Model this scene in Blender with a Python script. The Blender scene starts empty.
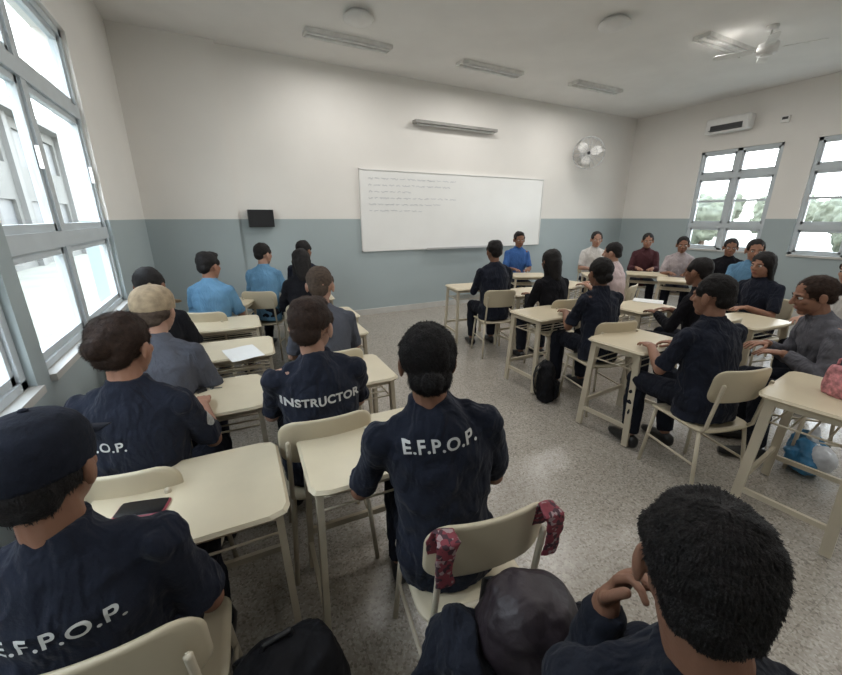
import bpy, bmesh, math, random
import numpy as np
from mathutils import Vector, Matrix
from mathutils.bvhtree import BVHTree
random.seed(7); np.random.seed(7)
C = bpy.context.scene.collection
V = Vector
R = math.radians
sc = bpy.context.scene
try:
    sc.view_settings.view_transform = 'Standard'
    sc.view_settings.exposure = 0.0
except Exception: pass

# ------------------------------------------------------------ materials
def nodes(name):
    m = bpy.data.materials.new(name); m.use_nodes = True
    nt = m.node_tree; b = nt.nodes['Principled BSDF']
    return m, nt, b
def mat(name, col, rough=.6, var=.12, nscale=8, bump=0, bscale=60, metal=0, sheen=0, sss=0, spec=.5, fold=0):
    m, nt, b = nodes(name)
    b.inputs['Roughness'].default_value = rough; b.inputs['Metallic'].default_value = metal
    b.inputs['Specular IOR Level'].default_value = spec
    tc = nt.nodes.new('ShaderNodeTexCoord')
    n = nt.nodes.new('ShaderNodeTexNoise'); n.inputs['Scale'].default_value = nscale; n.inputs['Detail'].default_value = 4
    nt.links.new(tc.outputs['Object'], n.inputs['Vector'])
    r = nt.nodes.new('ShaderNodeValToRGB')
    r.color_ramp.elements[0].position = .3; r.color_ramp.elements[1].position = .7
    r.color_ramp.elements[0].color = tuple(c*(1-var) for c in col)+(1,)
    r.color_ramp.elements[1].color = tuple(min(1, c*(1+var)) for c in col)+(1,)
    nt.links.new(n.outputs['Fac'], r.inputs['Fac']); nt.links.new(r.outputs['Color'], b.inputs['Base Color'])
    if sheen: b.inputs['Sheen Weight'].default_value = sheen
    if sss:
        b.inputs['Subsurface Weight'].default_value = sss; b.inputs['Subsurface Radius'].default_value = (.02, .008, .004)
    prev = None
    if fold:
        n3 = nt.nodes.new('ShaderNodeTexNoise'); n3.inputs['Scale'].default_value = 7; n3.inputs['Detail'].default_value = 2; n3.inputs['Distortion'].default_value = 1.6
        mp = nt.nodes.new('ShaderNodeMapping'); mp.inputs['Scale'].default_value = (1.3, 1.3, .7)
        nt.links.new(tc.outputs['Object'], mp.inputs['Vector']); nt.links.new(mp.outputs['Vector'], n3.inputs['Vector'])
        b3 = nt.nodes.new('ShaderNodeBump'); b3.inputs['Strength'].default_value = fold; b3.inputs['Distance'].default_value = .05
        nt.links.new(n3.outputs['Fac'], b3.inputs['Height']); nt.links.new(b3.outputs['Normal'], b.inputs['Normal']); prev = b3
    if bump:
        n2 = nt.nodes.new('ShaderNodeTexNoise'); n2.inputs['Scale'].default_value = bscale; n2.inputs['Detail'].default_value = 3
        nt.links.new(tc.outputs['Object'], n2.inputs['Vector'])
        bp = nt.nodes.new('ShaderNodeBump'); bp.inputs['Strength'].default_value = bump; bp.inputs['Distance'].default_value = .01
        if prev: nt.links.new(prev.outputs['Normal'], bp.inputs['Normal'])
        nt.links.new(n2.outputs['Fac'], bp.inputs['Height']); nt.links.new(bp.outputs['Normal'], b.inputs['Normal'])
    return m
TEAL_Z = 1.63
def wallmat():
    m, nt, b = nodes('painted_wall')
    g = nt.nodes.new('ShaderNodeNewGeometry'); s = nt.nodes.new('ShaderNodeSeparateXYZ')
    nt.links.new(g.outputs['Position'], s.inputs[0])
    gt = nt.nodes.new('ShaderNodeMath'); gt.operation = 'GREATER_THAN'; gt.inputs[1].default_value = TEAL_Z
    nt.links.new(s.outputs['Z'], gt.inputs[0])
    n = nt.nodes.new('ShaderNodeTexNoise'); n.inputs['Scale'].default_value = 1.3; n.inputs['Detail'].default_value = 6
    nt.links.new(g.outputs['Position'], n.inputs['Vector'])
    mx = nt.nodes.new('ShaderNodeMix'); mx.data_type = 'RGBA'
    mx.inputs['A'].default_value = (.40, .465, .48, 1); mx.inputs['B'].default_value = (.86, .83, .785, 1)
    nt.links.new(gt.outputs[0], mx.inputs['Factor'])
    m2 = nt.nodes.new('ShaderNodeMix'); m2.data_type = 'RGBA'; m2.blend_type = 'MULTIPLY'
    m2.inputs['Factor'].default_value = .12
    nt.links.new(mx.outputs['Result'], m2.inputs['A']); nt.links.new(n.outputs['Fac'], m2.inputs['B'])
    nt.links.new(m2.outputs['Result'], b.inputs['Base Color'])
    b.inputs['Roughness'].default_value = .55
    return m
def floormat():
    m, nt, b = nodes('terrazzo')
    g = nt.nodes.new('ShaderNodeNewGeometry')
    v = nt.nodes.new('ShaderNodeTexVoronoi'); v.inputs['Scale'].default_value = 110
    nt.links.new(g.outputs['Position'], v.inputs['Vector'])
    s = nt.nodes.new('ShaderNodeSeparateColor'); nt.links.new(v.outputs['Color'], s.inputs[0])
    r = nt.nodes.new('ShaderNodeValToRGB'); e = r.color_ramp.elements
    e[0].position = 0; e[0].color = (.24, .21, .18, 1); e[1].position = 1; e[1].color = (.48, .44, .385, 1)
    for p, c in ((.14, (.27, .24, .205, 1)), (.2, (.35, .315, .27, 1)), (.7, (.385, .35, .30, 1)), (.85, (.45, .41, .36, 1))):
        k = e.new(p); k.color = c
    nt.links.new(s.outputs[0], r.inputs['Fac'])
    br = nt.nodes.new('ShaderNodeTexBrick'); br.offset = 0; br.inputs['Scale'].default_value = 1
    br.inputs['Brick Width'].default_value = .3; br.inputs['Row Height'].default_value = .3; br.inputs['Mortar Size'].default_value = .002
    br.inputs['Color1'].default_value = (1, 1, 1, 1); br.inputs['Color2'].default_value = (.95, .95, .95, 1); br.inputs['Mortar'].default_value = (.8, .8, .8, 1)
    nt.links.new(g.outputs['Position'], br.inputs['Vector'])
    mx = nt.nodes.new('ShaderNodeMix'); mx.data_type = 'RGBA'; mx.blend_type = 'MULTIPLY'; mx.inputs['Factor'].default_value = 1
    nt.links.new(r.outputs['Color'], mx.inputs['A']); nt.links.new(br.outputs['Color'], mx.inputs['B'])
    nt.links.new(mx.outputs['Result'], b.inputs['Base Color'])
    b.inputs['Roughness'].default_value = .24
    b.inputs['Specular IOR Level'].default_value = .6
    return m
def glassmat():
    m = bpy.data.materials.new('window_glass'); m.use_nodes = True; nt = m.node_tree
    nt.nodes.remove(nt.nodes['Principled BSDF'])
    o = nt.nodes['Material Output']; t = nt.nodes.new('ShaderNodeBsdfTransparent'); gl = nt.nodes.new('ShaderNodeBsdfGlossy')
    t.inputs[0].default_value = (.90, .93, .94, 1); gl.inputs['Roughness'].default_value = .05
    mx = nt.nodes.new('ShaderNodeMixShader'); mx.inputs[0].default_value = .06
    nt.links.new(t.outputs[0], mx.inputs[1]); nt.links.new(gl.outputs[0], mx.inputs[2]); nt.links.new(mx.outputs[0], o.inputs[0])
    return m
def patternmat():
    m, nt, b = nodes('red_patterned_cloth')
    tc = nt.nodes.new('ShaderNodeTexCoord'); v = nt.nodes.new('ShaderNodeTexVoronoi'); v.inputs['Scale'].default_value = 90
    nt.links.new(tc.outputs['Object'], v.inputs['Vector'])
    r = nt.nodes.new('ShaderNodeValToRGB'); r.color_ramp.interpolation = 'CONSTANT'; e = r.color_ramp.elements
    e[0].color = (.22, .04, .055, 1); e[1].position = .84; e[1].color = (.34, .24, .24, 1)
    k = e.new(.5); k.color = (.06, .025, .035, 1)
    s = nt.nodes.new('ShaderNodeSeparateColor'); nt.links.new(v.outputs['Color'], s.inputs[0])
    nt.links.new(s.outputs[0], r.inputs['Fac']); nt.links.new(r.outputs['Color'], b.inputs['Base Color'])
    b.inputs['Roughness'].default_value = .8
    return m
M = dict(
    wall=wallmat(), floor=floormat(), glass=glassmat(), pattern=patternmat(),
    ceil=mat('ceiling_plaster', (.84, .825, .80), .8, .03, 2),
    frame=mat('window_frame_grey', (.56, .61, .64), .45, .05, 5),
    base=mat('baseboard_stone', (.55, .54, .51), .5, .08, 6),
    cream=mat('cream_laminate', (.62, .54, .39), .35, .05, 5),
    creamp=mat('cream_plastic', (.57, .495, .355), .4, .05, 5),
    creamm=mat('cream_painted_metal', (.57, .50, .38), .4, .05, 9),
    white=mat('white_plastic', (.80, .79, .77), .4, .04, 9),
    board=mat('whiteboard_enamel', (.86, .86, .84), .25, .02, 2),
    alu=mat('aluminium', (.6, .6, .6), .35, .05, 9, metal=.5),
    housing=mat('grey_lamp_housing', (.30, .29, .27), .5),
    ink=mat('faint_marker_ink', (.50, .52, .55), .6),
    black=mat('black_plastic', (.012, .012, .014), .4),
    dgrey=mat('dark_grey_plastic', (.06, .06, .065), .5),
    tube=mat('fluorescent_tube', (.88, .88, .86), .3),
    refl=mat('lamp_reflector', (.80, .79, .76), .5),
    navy=mat('navy_cotton', (.015, .018, .030), .9, .2, 9, .3, 90, sheen=.06, spec=.15, fold=.7),
    navyd=mat('dark_navy_jacket_cloth', (.011, .013, .020), .9, .2, 9, .3, 90, sheen=.04, spec=.15, fold=.8),
    black_cloth=mat('black_cotton', (.010, .010, .013), .9, .2, 9, .3, 90, spec=.15, fold=.6),
    grey_cloth=mat('slate_grey_cotton', (.085, .090, .11), .9, .12, 9, .3, 90, fold=.6, spec=.2),
    grey2=mat('light_grey_cotton', (.13, .13, .15), .9, .12, 9, .3, 90, fold=.6, spec=.2),
    pale=mat('pale_grey_pink_cotton', (.40, .35, .36), .9, .12, 9, .3, 90, fold=.6, spec=.2),
    lblue=mat('light_blue_cotton', (.12, .25, .39), .85, .1, 9, .3, 90, fold=.6, spec=.2),
    mblue=mat('bright_blue_cotton', (.05, .13, .36), .85, .1, 9, .3, 90, fold=.6, spec=.2),
    wht=mat('white_cotton', (.62, .60, .58), .85, .06, 9, .3, 90, fold=.6, spec=.2),
    pink=mat('pale_pink_cotton', (.62, .50, .50), .85, .06, 9, .3, 90, fold=.6, spec=.2),
    maroon=mat('dark_maroon_cotton', (.07, .025, .03), .85, .1, 9, .3, 90, fold=.6, spec=.2),
    jean=mat('dark_trouser_cloth', (.014, .016, .024), .9, .15, 9, .3, 90, spec=.15, fold=.6),
    tan=mat('tan_cap_cloth', (.33, .25, .16), .85, .25, 30, .3, 90),
    navycap=mat('navy_cap_cloth', (.011, .013, .021), .85, .2, 30, .3, 90, spec=.15),
    hair_b=mat('black_hair', (.010, .008, .008), .7, .4, 60, .5, 160, spec=.3),
    hair_br=mat('brown_hair', (.034, .018, .012), .7, .4, 60, .5, 160, spec=.3),
    hair_g=mat('greying_brown_hair', (.080, .057, .043), .8, .3, 60, .5, 160, spec=.2),
    skin1=mat('tan_skin', (.32, .165, .11), .55, .08, 14, .1, 150, sss=.08, spec=.3),
    skin2=mat('brown_skin', (.23, .115, .073), .55, .08, 14, .1, 150, sss=.08, spec=.3),
    skin3=mat('light_skin', (.40, .23, .165), .55, .08, 14, .1, 150, sss=.08, spec=.3),
    eyew=mat('eye_white', (.7, .68, .65), .2), eyed=mat('eye_iris', (.02, .012, .01), .2),
    lip=mat('lip', (.30, .10, .08), .45),
    letter=mat('white_lettering', (.58, .58, .56), .7), patch=mat('pale_patch', (.42, .42, .40), .7, .3, 60),
    shoe=mat('black_leather', (.012, .011, .011), .35),
    bag=mat('black_nylon', (.008, .008, .010), .75, .2, 12, .4, 40, spec=.2, fold=.6), bagb=mat('brownish_black_nylon', (.028, .020, .024), .5, .2, 12, .3, 40, spec=.4, fold=.4),
    red=mat('dark_red_case', (.20, .012, .028), .35), scr=mat('black_glass', (.008, .008, .010), .15, spec=.3),
    paper=mat('paper', (.74, .74, .72), .8, .02), blue=mat('blue_plastic_bag', (.05, .22, .42), .35, .3, 18, .5, 20),
    wbag=mat('white_plastic_bag', (.6, .62, .66), .35, .15, 18, .5, 20), pinkbag=mat('pink_floral_cloth', (.60, .25, .27), .8, .5, 45),
    grass=mat('pale_ground', (.20, .20, .17), .9, .15, 1), leaf=mat('tree_leaves', (.105, .118, .085), .8, .4, 3, .6, 6), bark=mat('bark', (.09, .06, .04), .9, .3, 9, .5, 20),
    facade=mat('weathered_render_wall', (.125, .125, .118), .85, .12, 1), dglass=mat('grey_window_glass', (.09, .095, .10), .5), trimc=mat('facade_trim', (.145, .145, .14), .8, .05, 1),
)
# ------------------------------------------------------------ mesh helpers
def loft(rings, n=16, off=0.0, caps=True):
    Vs, Fs = [], []
    for c, a, b in rings:
        for k in range(n):
            t = 2*math.pi*k/n+off
            Vs.append(V(c)+V(a)*math.cos(t)+V(b)*math.sin(t))
    for i in range(len(rings)-1):
        for k in range(n):
            k2 = (k+1) % n
            Fs.append((i*n+k, i*n+k2, (i+1)*n+k2, (i+1)*n+k))
    if caps:
        Fs.append(tuple(range(n-1, -1, -1))); Fs.append(tuple((len(rings)-1)*n+k for k in range(n)))
    return Vs, Fs
def frame(d):
    d = V(d).normalized()
    r = V((0, 0, 1)) if abs(d.z) < .9 else V((0, 1, 0))
    a = d.cross(r).normalized(); b = a.cross(d).normalized()
    return a, b, d
def cap(p0, p1, r0, r1, n=14):
    p0, p1 = V(p0), V(p1); a, b, d = frame(p1-p0); rg = []
    for t in (80, 50, 25): rg.append((p0-d*r0*math.sin(R(t)), a*r0*math.cos(R(t)), b*r0*math.cos(R(t))))
    rg.append((p0, a*r0, b*r0)); rg.append((p1, a*r1, b*r1))
    for t in (25, 50, 80): rg.append((p1+d*r1*math.sin(R(t)), a*r1*math.cos(R(t)), b*r1*math.cos(R(t))))
    return loft(rg, n)
def tube(p0, p1, r0, r1=None, n=10):
    p0, p1 = V(p0), V(p1); a, b, d = frame(p1-p0); r1 = r0 if r1 is None else r1
    return loft([(p0, a*r0, b*r0), (p1, a*r1, b*r1)], n)
def bar(p0, p1, w, h):
    p0, p1 = V(p0), V(p1); a, b, d = frame(p1-p0); s = math.sqrt(2)/2
    return loft([(p0, a*w*s, b*h*s), (p1, a*w*s, b*h*s)], 4, math.pi/4)
def pipe(pts, r, n=8):
    out = []
    for i in range(len(pts)-1): out.append(cap(pts[i], pts[i+1], r, r, n))
    return out
def ell(c, a, b, cc, n=18):
    c = V(c); rg = []
    for i in range(1, 12):
        t = math.pi*i/12-math.pi/2
        rg.append((c+V(cc)*math.sin(t), V(a)*math.cos(t), V(b)*math.cos(t)))
    return loft(rg, n)
def ells(c, r): return ell(c, (r[0], 0, 0), (0, r[1], 0), (0, 0, r[2]))
def box(x0, x1, y0, y1, z0, z1):
    v = [V((x, y, z)) for z in (z0, z1) for x, y in ((x0, y0), (x1, y0), (x1, y1), (x0, y1))]
    return v, [(3, 2, 1, 0), (4, 5, 6, 7), (0, 1, 5, 4), (1, 2, 6, 5), (2, 3, 7, 6), (3, 0, 4, 7)]
def rplate(w, d, t, rad, fn=None, n=14):
    def bd(ux, uy):
        m = max(abs(ux), abs(uy))
        if m < 1e-9: return 0, 0
        dx, dy = ux/m, uy/m
        X, Y = dx*w/2, dy*d/2
        cx, cy = w/2-rad, d/2-rad
        if abs(X) > cx and abs(Y) > cy:
            vx, vy = abs(X)-cx, abs(Y)-cy
            l = math.hypot(vx, vy)
            if l > 1e-9: X = math.copysign(cx+vx/l*rad, X); Y = math.copysign(cy+vy/l*rad, Y)
        return X*m, Y*m
    fn = fn or (lambda x, y: 0)
    Vs, Fs = [], []
    g = [-1+2*i/n for i in range(n+1)]
    for zz in (0, -t):
        for y in g:
            for x in g:
                X, Y = bd(x, y); k = 1-min(.3, t*.35/min(w, d)*2) if max(abs(x), abs(y)) > .999 else 1
                Vs.append(V((X*k, Y*k, fn(X, Y)+zz)))
    N = (n+1)**2
    for j in range(n):
        for i in range(n):
            a = j*(n+1)+i
            Fs.append((a, a+1, a+n+2, a+n+1)); Fs.append((N+a, N+a+n+1, N+a+n+2, N+a+1))
    edge = [(i, 0) for i in range(n)]+[(n, j) for j in range(n)]+[(n-i, n) for i in range(n)]+[(0, n-j) for j in range(n)]
    s = len(Vs)
    for i, j in edge:
        X, Y = bd(g[i], g[j]); Vs.append(V((X, Y, fn(X, Y)-t/2)))
    L = len(edge)
    for k in range(L):
        k2 = (k+1) % L
        a = edge[k][1]*(n+1)+edge[k][0]; b = edge[k2][1]*(n+1)+edge[k2][0]
        Fs.append((a, s+k, s+k2, b)); Fs.append((N+a, N+b, s+k2, s+k))
    return Vs, Fs
def xf(p, mtx): return [mtx @ v for v in p[0]], p[1]
def join(prims):
    Vs, Fs = [], []
    for v, f in prims:
        o = len(Vs); Vs += list(v); Fs += [tuple(i+o for i in q) for q in f]
    return Vs, Fs
def mesh(prims, name='m'):
    Vs, Fs = join(prims); me = bpy.data.meshes.new(name); me.from_pydata([tuple(v) for v in Vs], [], Fs)
    me.validate(); return me
def obj(name, prims, m, parent=None, smooth=False, me=None):
    me = me or mesh(prims, name)
    if not me.materials: me.materials.append(m)
    o = bpy.data.objects.new(name, me); C.objects.link(o)
    if smooth:
        me.polygons.foreach_set('use_smooth', [True]*len(me.polygons))
    if parent: o.parent = parent
    return o
def tag(o, label, cat, group=None, kind=None):
    o['label'] = label; o['category'] = cat
    if group: o['group'] = group
    if kind: o['kind'] = kind
    return o
def struct(name, prims, m, parent=None):
    o = obj(name, prims, m, parent); o['kind'] = 'structure'; return o
def thing(name, label, cat, loc=(0, 0, 0), rz=0, group=None):
    o = bpy.data.objects.new(name, None); o.empty_display_size = .1; C.objects.link(o); o.location = loc; o.rotation_euler = (0, 0, rz)
    return tag(o, label, cat, group)
def dup(root, loc, rz, label, group=None, cat=None):
    r = root.copy(); C.objects.link(r); r.location = loc; r.rotation_euler = (0, 0, rz); r['label'] = label
    if group: r['group'] = group
    for ch in list(root.children):
        c = ch.copy(); C.objects.link(c); c.parent = r
        for g in ch.children:
            d = g.copy(); C.objects.link(d); d.parent = c
    return r
texs = {}
def clouds(scale):
    if scale not in texs:
        if scale < 0:
            t = bpy.data.textures.new('folds', 'MARBLE'); t.noise_scale = -scale; t.turbulence = 9; t.marble_type = 'SOFT'
        else:
            t = bpy.data.textures.new('clouds', 'CLOUDS'); t.noise_scale = scale; t.noise_depth = 2
        texs[scale] = t
    return texs[scale]
def fuse(prims, voxel, sm=3, disp=None, seed=0):
    me = mesh(prims); o = bpy.data.objects.new('tmp', me); C.objects.link(o)
    if seed:
        me.transform(Matrix.Translation((seed*1.37, seed*.71, 0)))
    md = o.modifiers.new('r', 'REMESH'); md.mode = 'VOXEL'; md.voxel_size = voxel
    s = o.modifiers.new('s', 'SMOOTH'); s.factor = .5; s.iterations = sm
    for (sc_, st) in (disp or []):
        d = o.modifiers.new('d', 'DISPLACE'); d.texture = clouds(sc_); d.strength = st; d.mid_level = .5; d.texture_coords = 'LOCAL'
    dg = bpy.context.evaluated_depsgraph_get()
    nm = bpy.data.meshes.new_from_object(o.evaluated_get(dg), depsgraph=dg)
    if seed: nm.transform(Matrix.Translation((-seed*1.37, -seed*.71, 0)))
    bpy.data.objects.remove(o); bpy.data.meshes.remove(me)
    nm.polygons.foreach_set('use_smooth', [True]*len(nm.polygons))
    nm.materials.clear()
    return nm

# ------------------------------------------------------------ camera
CH = 1.65; PITCH = 17.5; YAW = 27.5
cam = bpy.data.cameras.new('camera'); co = bpy.data.objects.new('camera', cam); C.objects.link(co)
cam.sensor_width = 36; cam.lens = 36*380/842; cam.clip_start = .02
co.location = (0, 0, CH); co.rotation_euler = (R(90-PITCH), 0, R(-YAW)); sc.camera = co

# ------------------------------------------------------------ room
XL, XR, YB, YN, HC = -.79, 8.77, 6.30, -2.6, 3.77
def wall_holes(pos0, pos1, u0, u1, z1, holes):
    us = sorted({u0, u1, *[h[0] for h in holes], *[h[1] for h in holes]}); zs = sorted({0, z1, *[h[2] for h in holes], *[h[3] for h in holes]})
    pr = []
    for i in range(len(us)-1):
        for j in range(len(zs)-1):
            mu, mz = (us[i]+us[i+1])/2, (zs[j]+zs[j+1])/2
            if any(h[0] < mu < h[1] and h[2] < mz < h[3] for h in holes): continue
            pr.append(box(pos0, pos1, us[i], us[i+1], zs[j], zs[j+1]))
    return pr
struct('floor', [box(XL-.2, XR+.2, YN-.2, YB+.2, -.15, 0)], M['floor'])
struct('ceiling', [box(XL-.2, XR+.2, YN-.2, YB+.2, HC, HC+.15)], M['ceil'])
LW = [(2.28, 4.22, .93, 2.97), (.2, 2.14, .93, 2.97)]
RW = [(3.48, 4.78, 1.03, 2.88), (1.65, 3.05, 1.03, 2.88), (-.4, 1.1, 1.03, 2.88)]
struct('wall_left', wall_holes(XL-.2, XL, YN, YB, HC, LW), M['wall'])
struct('wall_right', wall_holes(XR, XR+.2, YN, YB, HC, RW), M['wall'])
struct('wall_back', [box(XL-.2, XR+.2, YB, YB+.2, 0, HC)], M['wall'])
struct('wall_near', [box(XL-.2, XR+.2, YN-.2, YN, 0, HC)], M['wall'])
struct('wall_corner_pillar', [box(XL, .31, YB-.10, YB, 0, HC)], M['wall'])
struct('baseboard_back', [box(.31, XR, YB-.03, YB, 0, .10)], M['base'])
struct('baseboard_right', [box(XR-.025, XR, YN, YB-.03, 0, .10)], M['base'])
struct('baseboard_left', [box(XL, XL+.025, YN, YB-.10, 0, .10)], M['base'])
def window(n, x, sgn, y0, y1, z0, z1, cols, rows, thin=()):
    a, b = sorted((x+sgn*.03, x+sgn*.10)); w = .05
    pr = [box(a, b, y0, y1, z0, z0+w), box(a, b, y0, y1, z1-w, z1), box(a, b, y0, y0+w, z0, z1), box(a, b, y1-w, y1, z0, z1)]
    for c in cols: pr.append(box(a, b, c-w*.8, c+w*.8, z0, z1))
    for r in rows: pr.append(box(a-.004, b+.004, y0, y1, r-.045, r+.045))
    for r in thin: pr.append(box(a+.02, b-.02, y0, y1, r-.02, r+.02))
    ys = [y0]+list(cols)+[y1]; zs = [z0]+list(rows)+[z1]
    for i in range(len(ys)-1):
        for j in range(len(zs)-1):
            p, q, s, t = ys[i]+.05, ys[i+1]-.05, zs[j]+.055, zs[j+1]-.055
            e = .032; xa, xb = a+.015, b-.015
            pr += [box(xa, xb, p-.02, p+e, s-.02, t+.02), box(xa, xb, q-e, q+.02, s-.02, t+.02), box(xa, xb, p, q, s-.02, s+e), box(xa, xb, p, q, t-e, t+.02)]
    o = struct('window_%d' % n, pr, M['frame'])
    for i in range(len(ys)-1):
        for j in range(len(zs)-1):
            xm = (a+b)/2
            obj('window_pane', [box(xm-.002, xm+.002, ys[i]+.06, ys[i+1]-.06, zs[j]+.06, zs[j+1]-.06)], M['glass'], o)
    a, b = sorted((x-sgn*.025, x+sgn*.21))
    obj('window_sill', [box(a, b, y0+.002, y1-.002, z0-.02, z0+.014)], M['base'], o)
    for k in range(len(ys)-1):
        hx = x+sgn*.02
        obj('window_handle', [box(min(hx, hx+sgn*.02), max(hx, hx+sgn*.02), ys[k+1]-.075, ys[k+1]-.055, (rows[0]+rows[1])/2-.06, (rows[0]+rows[1])/2+.06)], M['alu'], o)
    L = bpy.data.lights.new('window_portal', 'AREA'); L.shape = 'RECTANGLE'; L.size = z1-z0; L.size_y = y1-y0
    L.cycles.is_portal = True
    lo = bpy.data.objects.new('window_portal', L); C.objects.link(lo); lo.location = (x+sgn*.22, (y0+y1)/2, (z0+z1)/2)
    lo.rotation_euler = (0, R(90)*sgn, 0)
window(1, XL, -1, *LW[0], (3.14,), (1.53, 2.42))
window(2, XL, -1, *LW[1], (1.17,), (1.53, 2.42))
window(3, XR, 1, *RW[0], (4.13,), (1.50, 2.42), (1.96,))
window(4, XR, 1, *RW[1], (2.35,), (1.50, 2.42), (1.96,))
window(5, XR, 1, *RW[2], (.35,), (1.50, 2.42), (1.96,))

# ------------------------------------------------------------ outside
struct('ground_outside', [box(-40, 60, -40, 50, -.35, -.2)], M['grass'])
def tree(x, y, h, label, seed):
    t = thing('tree', label, 'tree', (x, y, -.2), seed)
    obj('trunk', [cap((0, 0, -.05), (.1, 0, h*.45), .16, .1), cap((.1, 0, h*.4), (-.4, .3, h*.7), .07, .04), cap((.1, 0, h*.4), (.5, -.2, h*.7), .07, .04)], M['bark'], t, True)
    rnd = random.Random(seed); pr = []
    for k in range(12):
        a = rnd.uniform(0, 6.28); q = rnd.uniform(.2, .9)
        pr.append(ells((math.cos(a)*q, math.sin(a)*q, h*.62+rnd.uniform(-.5, .7)), (rnd.uniform(.45, .7),)*3))
    me = fuse(pr, .09, 1, [(.35, .4), (.1, .25)]); obj('foliage', None, M['leaf'], t, me=me)
tree(19, 9.6, 2.7, 'leafy green tree outside, seen through the right-hand wall window nearest the corner', 1)
tree(26, 9.6, 3.2, 'more distant green tree outside the window nearest the room corner', 2)
tree(20, 5.0, 2.6, 'green tree outside, seen low in the window at the photo\'s right edge', 3)
t = thing('building', 'weathered grey building outside the left-hand windows', 'building', (-6.5, 4, -.2))
ww = [(y, y+1.5, z, z+1.4) for y in (-6, -3, 0, 3, 6, 9, 12, 15, 18, 21) for z in (1.1, 3.8)]
obj('wall', wall_holes(-.25, 0, -8, 24, 5.6, ww), M['facade'], t)
obj('roof', [box(-3, .5, -8.2, 24.2, 5.6, 5.8)], M['trimc'], t)
for y0, y1, z0, z1 in ww: obj('window', [box(-.18, -.12, y0, y1, z0, z1)], M['dglass'], t)
for y in (-7, -4, -1, 2, 5, 8, 11, 14, 17, 20, 23): obj('pilaster', [box(0, .18, y-.2, y+.2, 0, 5.6)], M['trimc'], t)

# ------------------------------------------------------------ wall & ceiling fittings
wb = thing('whiteboard', 'long white enamel whiteboard with faint marker notes on the back wall', 'whiteboard', (2.15, YB, 1.10))
BW, BH = 3.95, 1.30
obj('board_surface', [box(.02, BW-.02, -.03, -.001, .02, BH-.02)], M['board'], wb)
obj('board_frame', [box(0, BW, -.04, -.001, 0, .018), box(0, BW, -.04, -.001, BH-.018, BH), box(0, .018, -.04, -.001, 0, BH), box(BW-.018, BW, -.04, -.001, 0, BH)], M['white'], wb)
obj('marker_tray', [box(1.2, 2.6, -.10, -.04, -.005, .012), box(1.2, 2.6, -.105, -.098, -.005, .03)], M['alu'], wb)
pr = []; rnd = random.Random(3)
for row in range(6):
    z = BH-.14-row*.10; x = .15
    end = (1.75, 1.6, .9, 1.7, 1.5, 1.1)[row]
    while x < end:
        wl = rnd.uniform(.05, .17); n = int(wl/.012); pts = [V((x+i*wl/n, -.033, z+rnd.uniform(-.012, .016))) for i in range(n+1)]
        for i in range(n): pr.append(bar(pts[i], pts[i+1], .001, .007))
        x += wl+.035
obj('handwriting', pr, M['ink'], wb)['kind'] = 'stuff'

bl = thing('board_lamp', 'long narrow lamp fixture on the back wall above the whiteboard', 'lamp', (3.94, YB, 3.14))
obj('housing', [box(-.83, .83, -.14, -.02, -.015, .03), box(-.6, -.55, -.03, 0, -.015, .03), box(.55, .6, -.03, 0, -.015, .03)], M['housing'], bl)
obj('lamp_tube', [tube((-.78, -.09, -.027), (.78, -.09, -.027), .013)], M['tube'], bl, True)

bx = thing('speaker', 'small black speaker box on the back wall left of the whiteboard', 'speaker', (.61, YB, 1.52))
obj('cabinet', [box(-.17, .17, -.16, -.01, 0, .24)], M['black'], bx)
obj('grille', [box(-.155, .155, -.166, -.16, .012, .228)], M['black'], bx)
obj('bracket', [box(-.04, .04, -.01, 0, .05, .19)], M['alu'], bx)

def ring(c, r, th, ax='y', n=28):
    out = []; pts = []
    for k in range(n+1):
        t = 2*math.pi*k/n
        pts.append(V(c)+(V((math.cos(t)*r, 0, math.sin(t)*r)) if ax == 'y' else V((math.cos(t)*r, math.sin(t)*r, 0))))
    for i in range(n): out.append(tube(pts[i], pts[i+1], th, n=6))
    return out
wf = thing('wall_fan', 'white caged fan on the back wall right of the whiteboard', 'fan', (7.10, YB, 2.85), R(-6))
def hx_(p):   # the head swivels towards the room's left side
    return xf(p, Matrix.Translation((0, -.20, .0)) @ Matrix.Rotation(R(-38), 4, 'Z') @ Matrix.Translation((0, .20, 0)))
obj('wall_bracket', [box(-.06, .06, -.045, .0, -.12, .12), *pipe([V((0, -.02, -.04)), V((0, -.16, -.06)), V((0, -.24, .02))], .02)], M['white'], wf)
obj('motor', [hx_(cap((0, -.22, .05), (0, -.34, .05), .07, .06))], M['white'], wf, True)
cg = ring((0, -.42, .05), .30, .009)+ring((0, -.36, .05), .29, .006)+ring((0, -.46, .05), .15, .005)
for k in range(18):
    a = 2*math.pi*k/18; q = V((math.cos(a), 0, math.sin(a)))
    cg += [tube(V((0, -.48, .05))+q*.03, V((0, -.42, .05))+q*.30, .0035, n=5), tube(V((0, -.34, .05))+q*.06, V((0, -.42, .05))+q*.30, .0035, n=5)]
obj('cage', [hx_(p) for p in cg], M['alu'], wf, True)
obj('hub', [hx_(cap((0, -.36, .05), (0, -.45, .05), .035, .03))], M['dgrey'], wf, True)
for k in range(3):
    a = 2*math.pi*k/3+.3; q = V((math.cos(a), 0, math.sin(a))); p = V((-math.sin(a), 0, math.cos(a)))
    obj('blade', [hx_(loft([(V((0, -.40, .05))+q*s, p*w+V((0, .02, 0)), V((0, .003, 0))) for s, w in ((.02, .02), (.08, .07), (.16, .10), (.26, .06))], 10))], M['refl'], wf, True)

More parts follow.
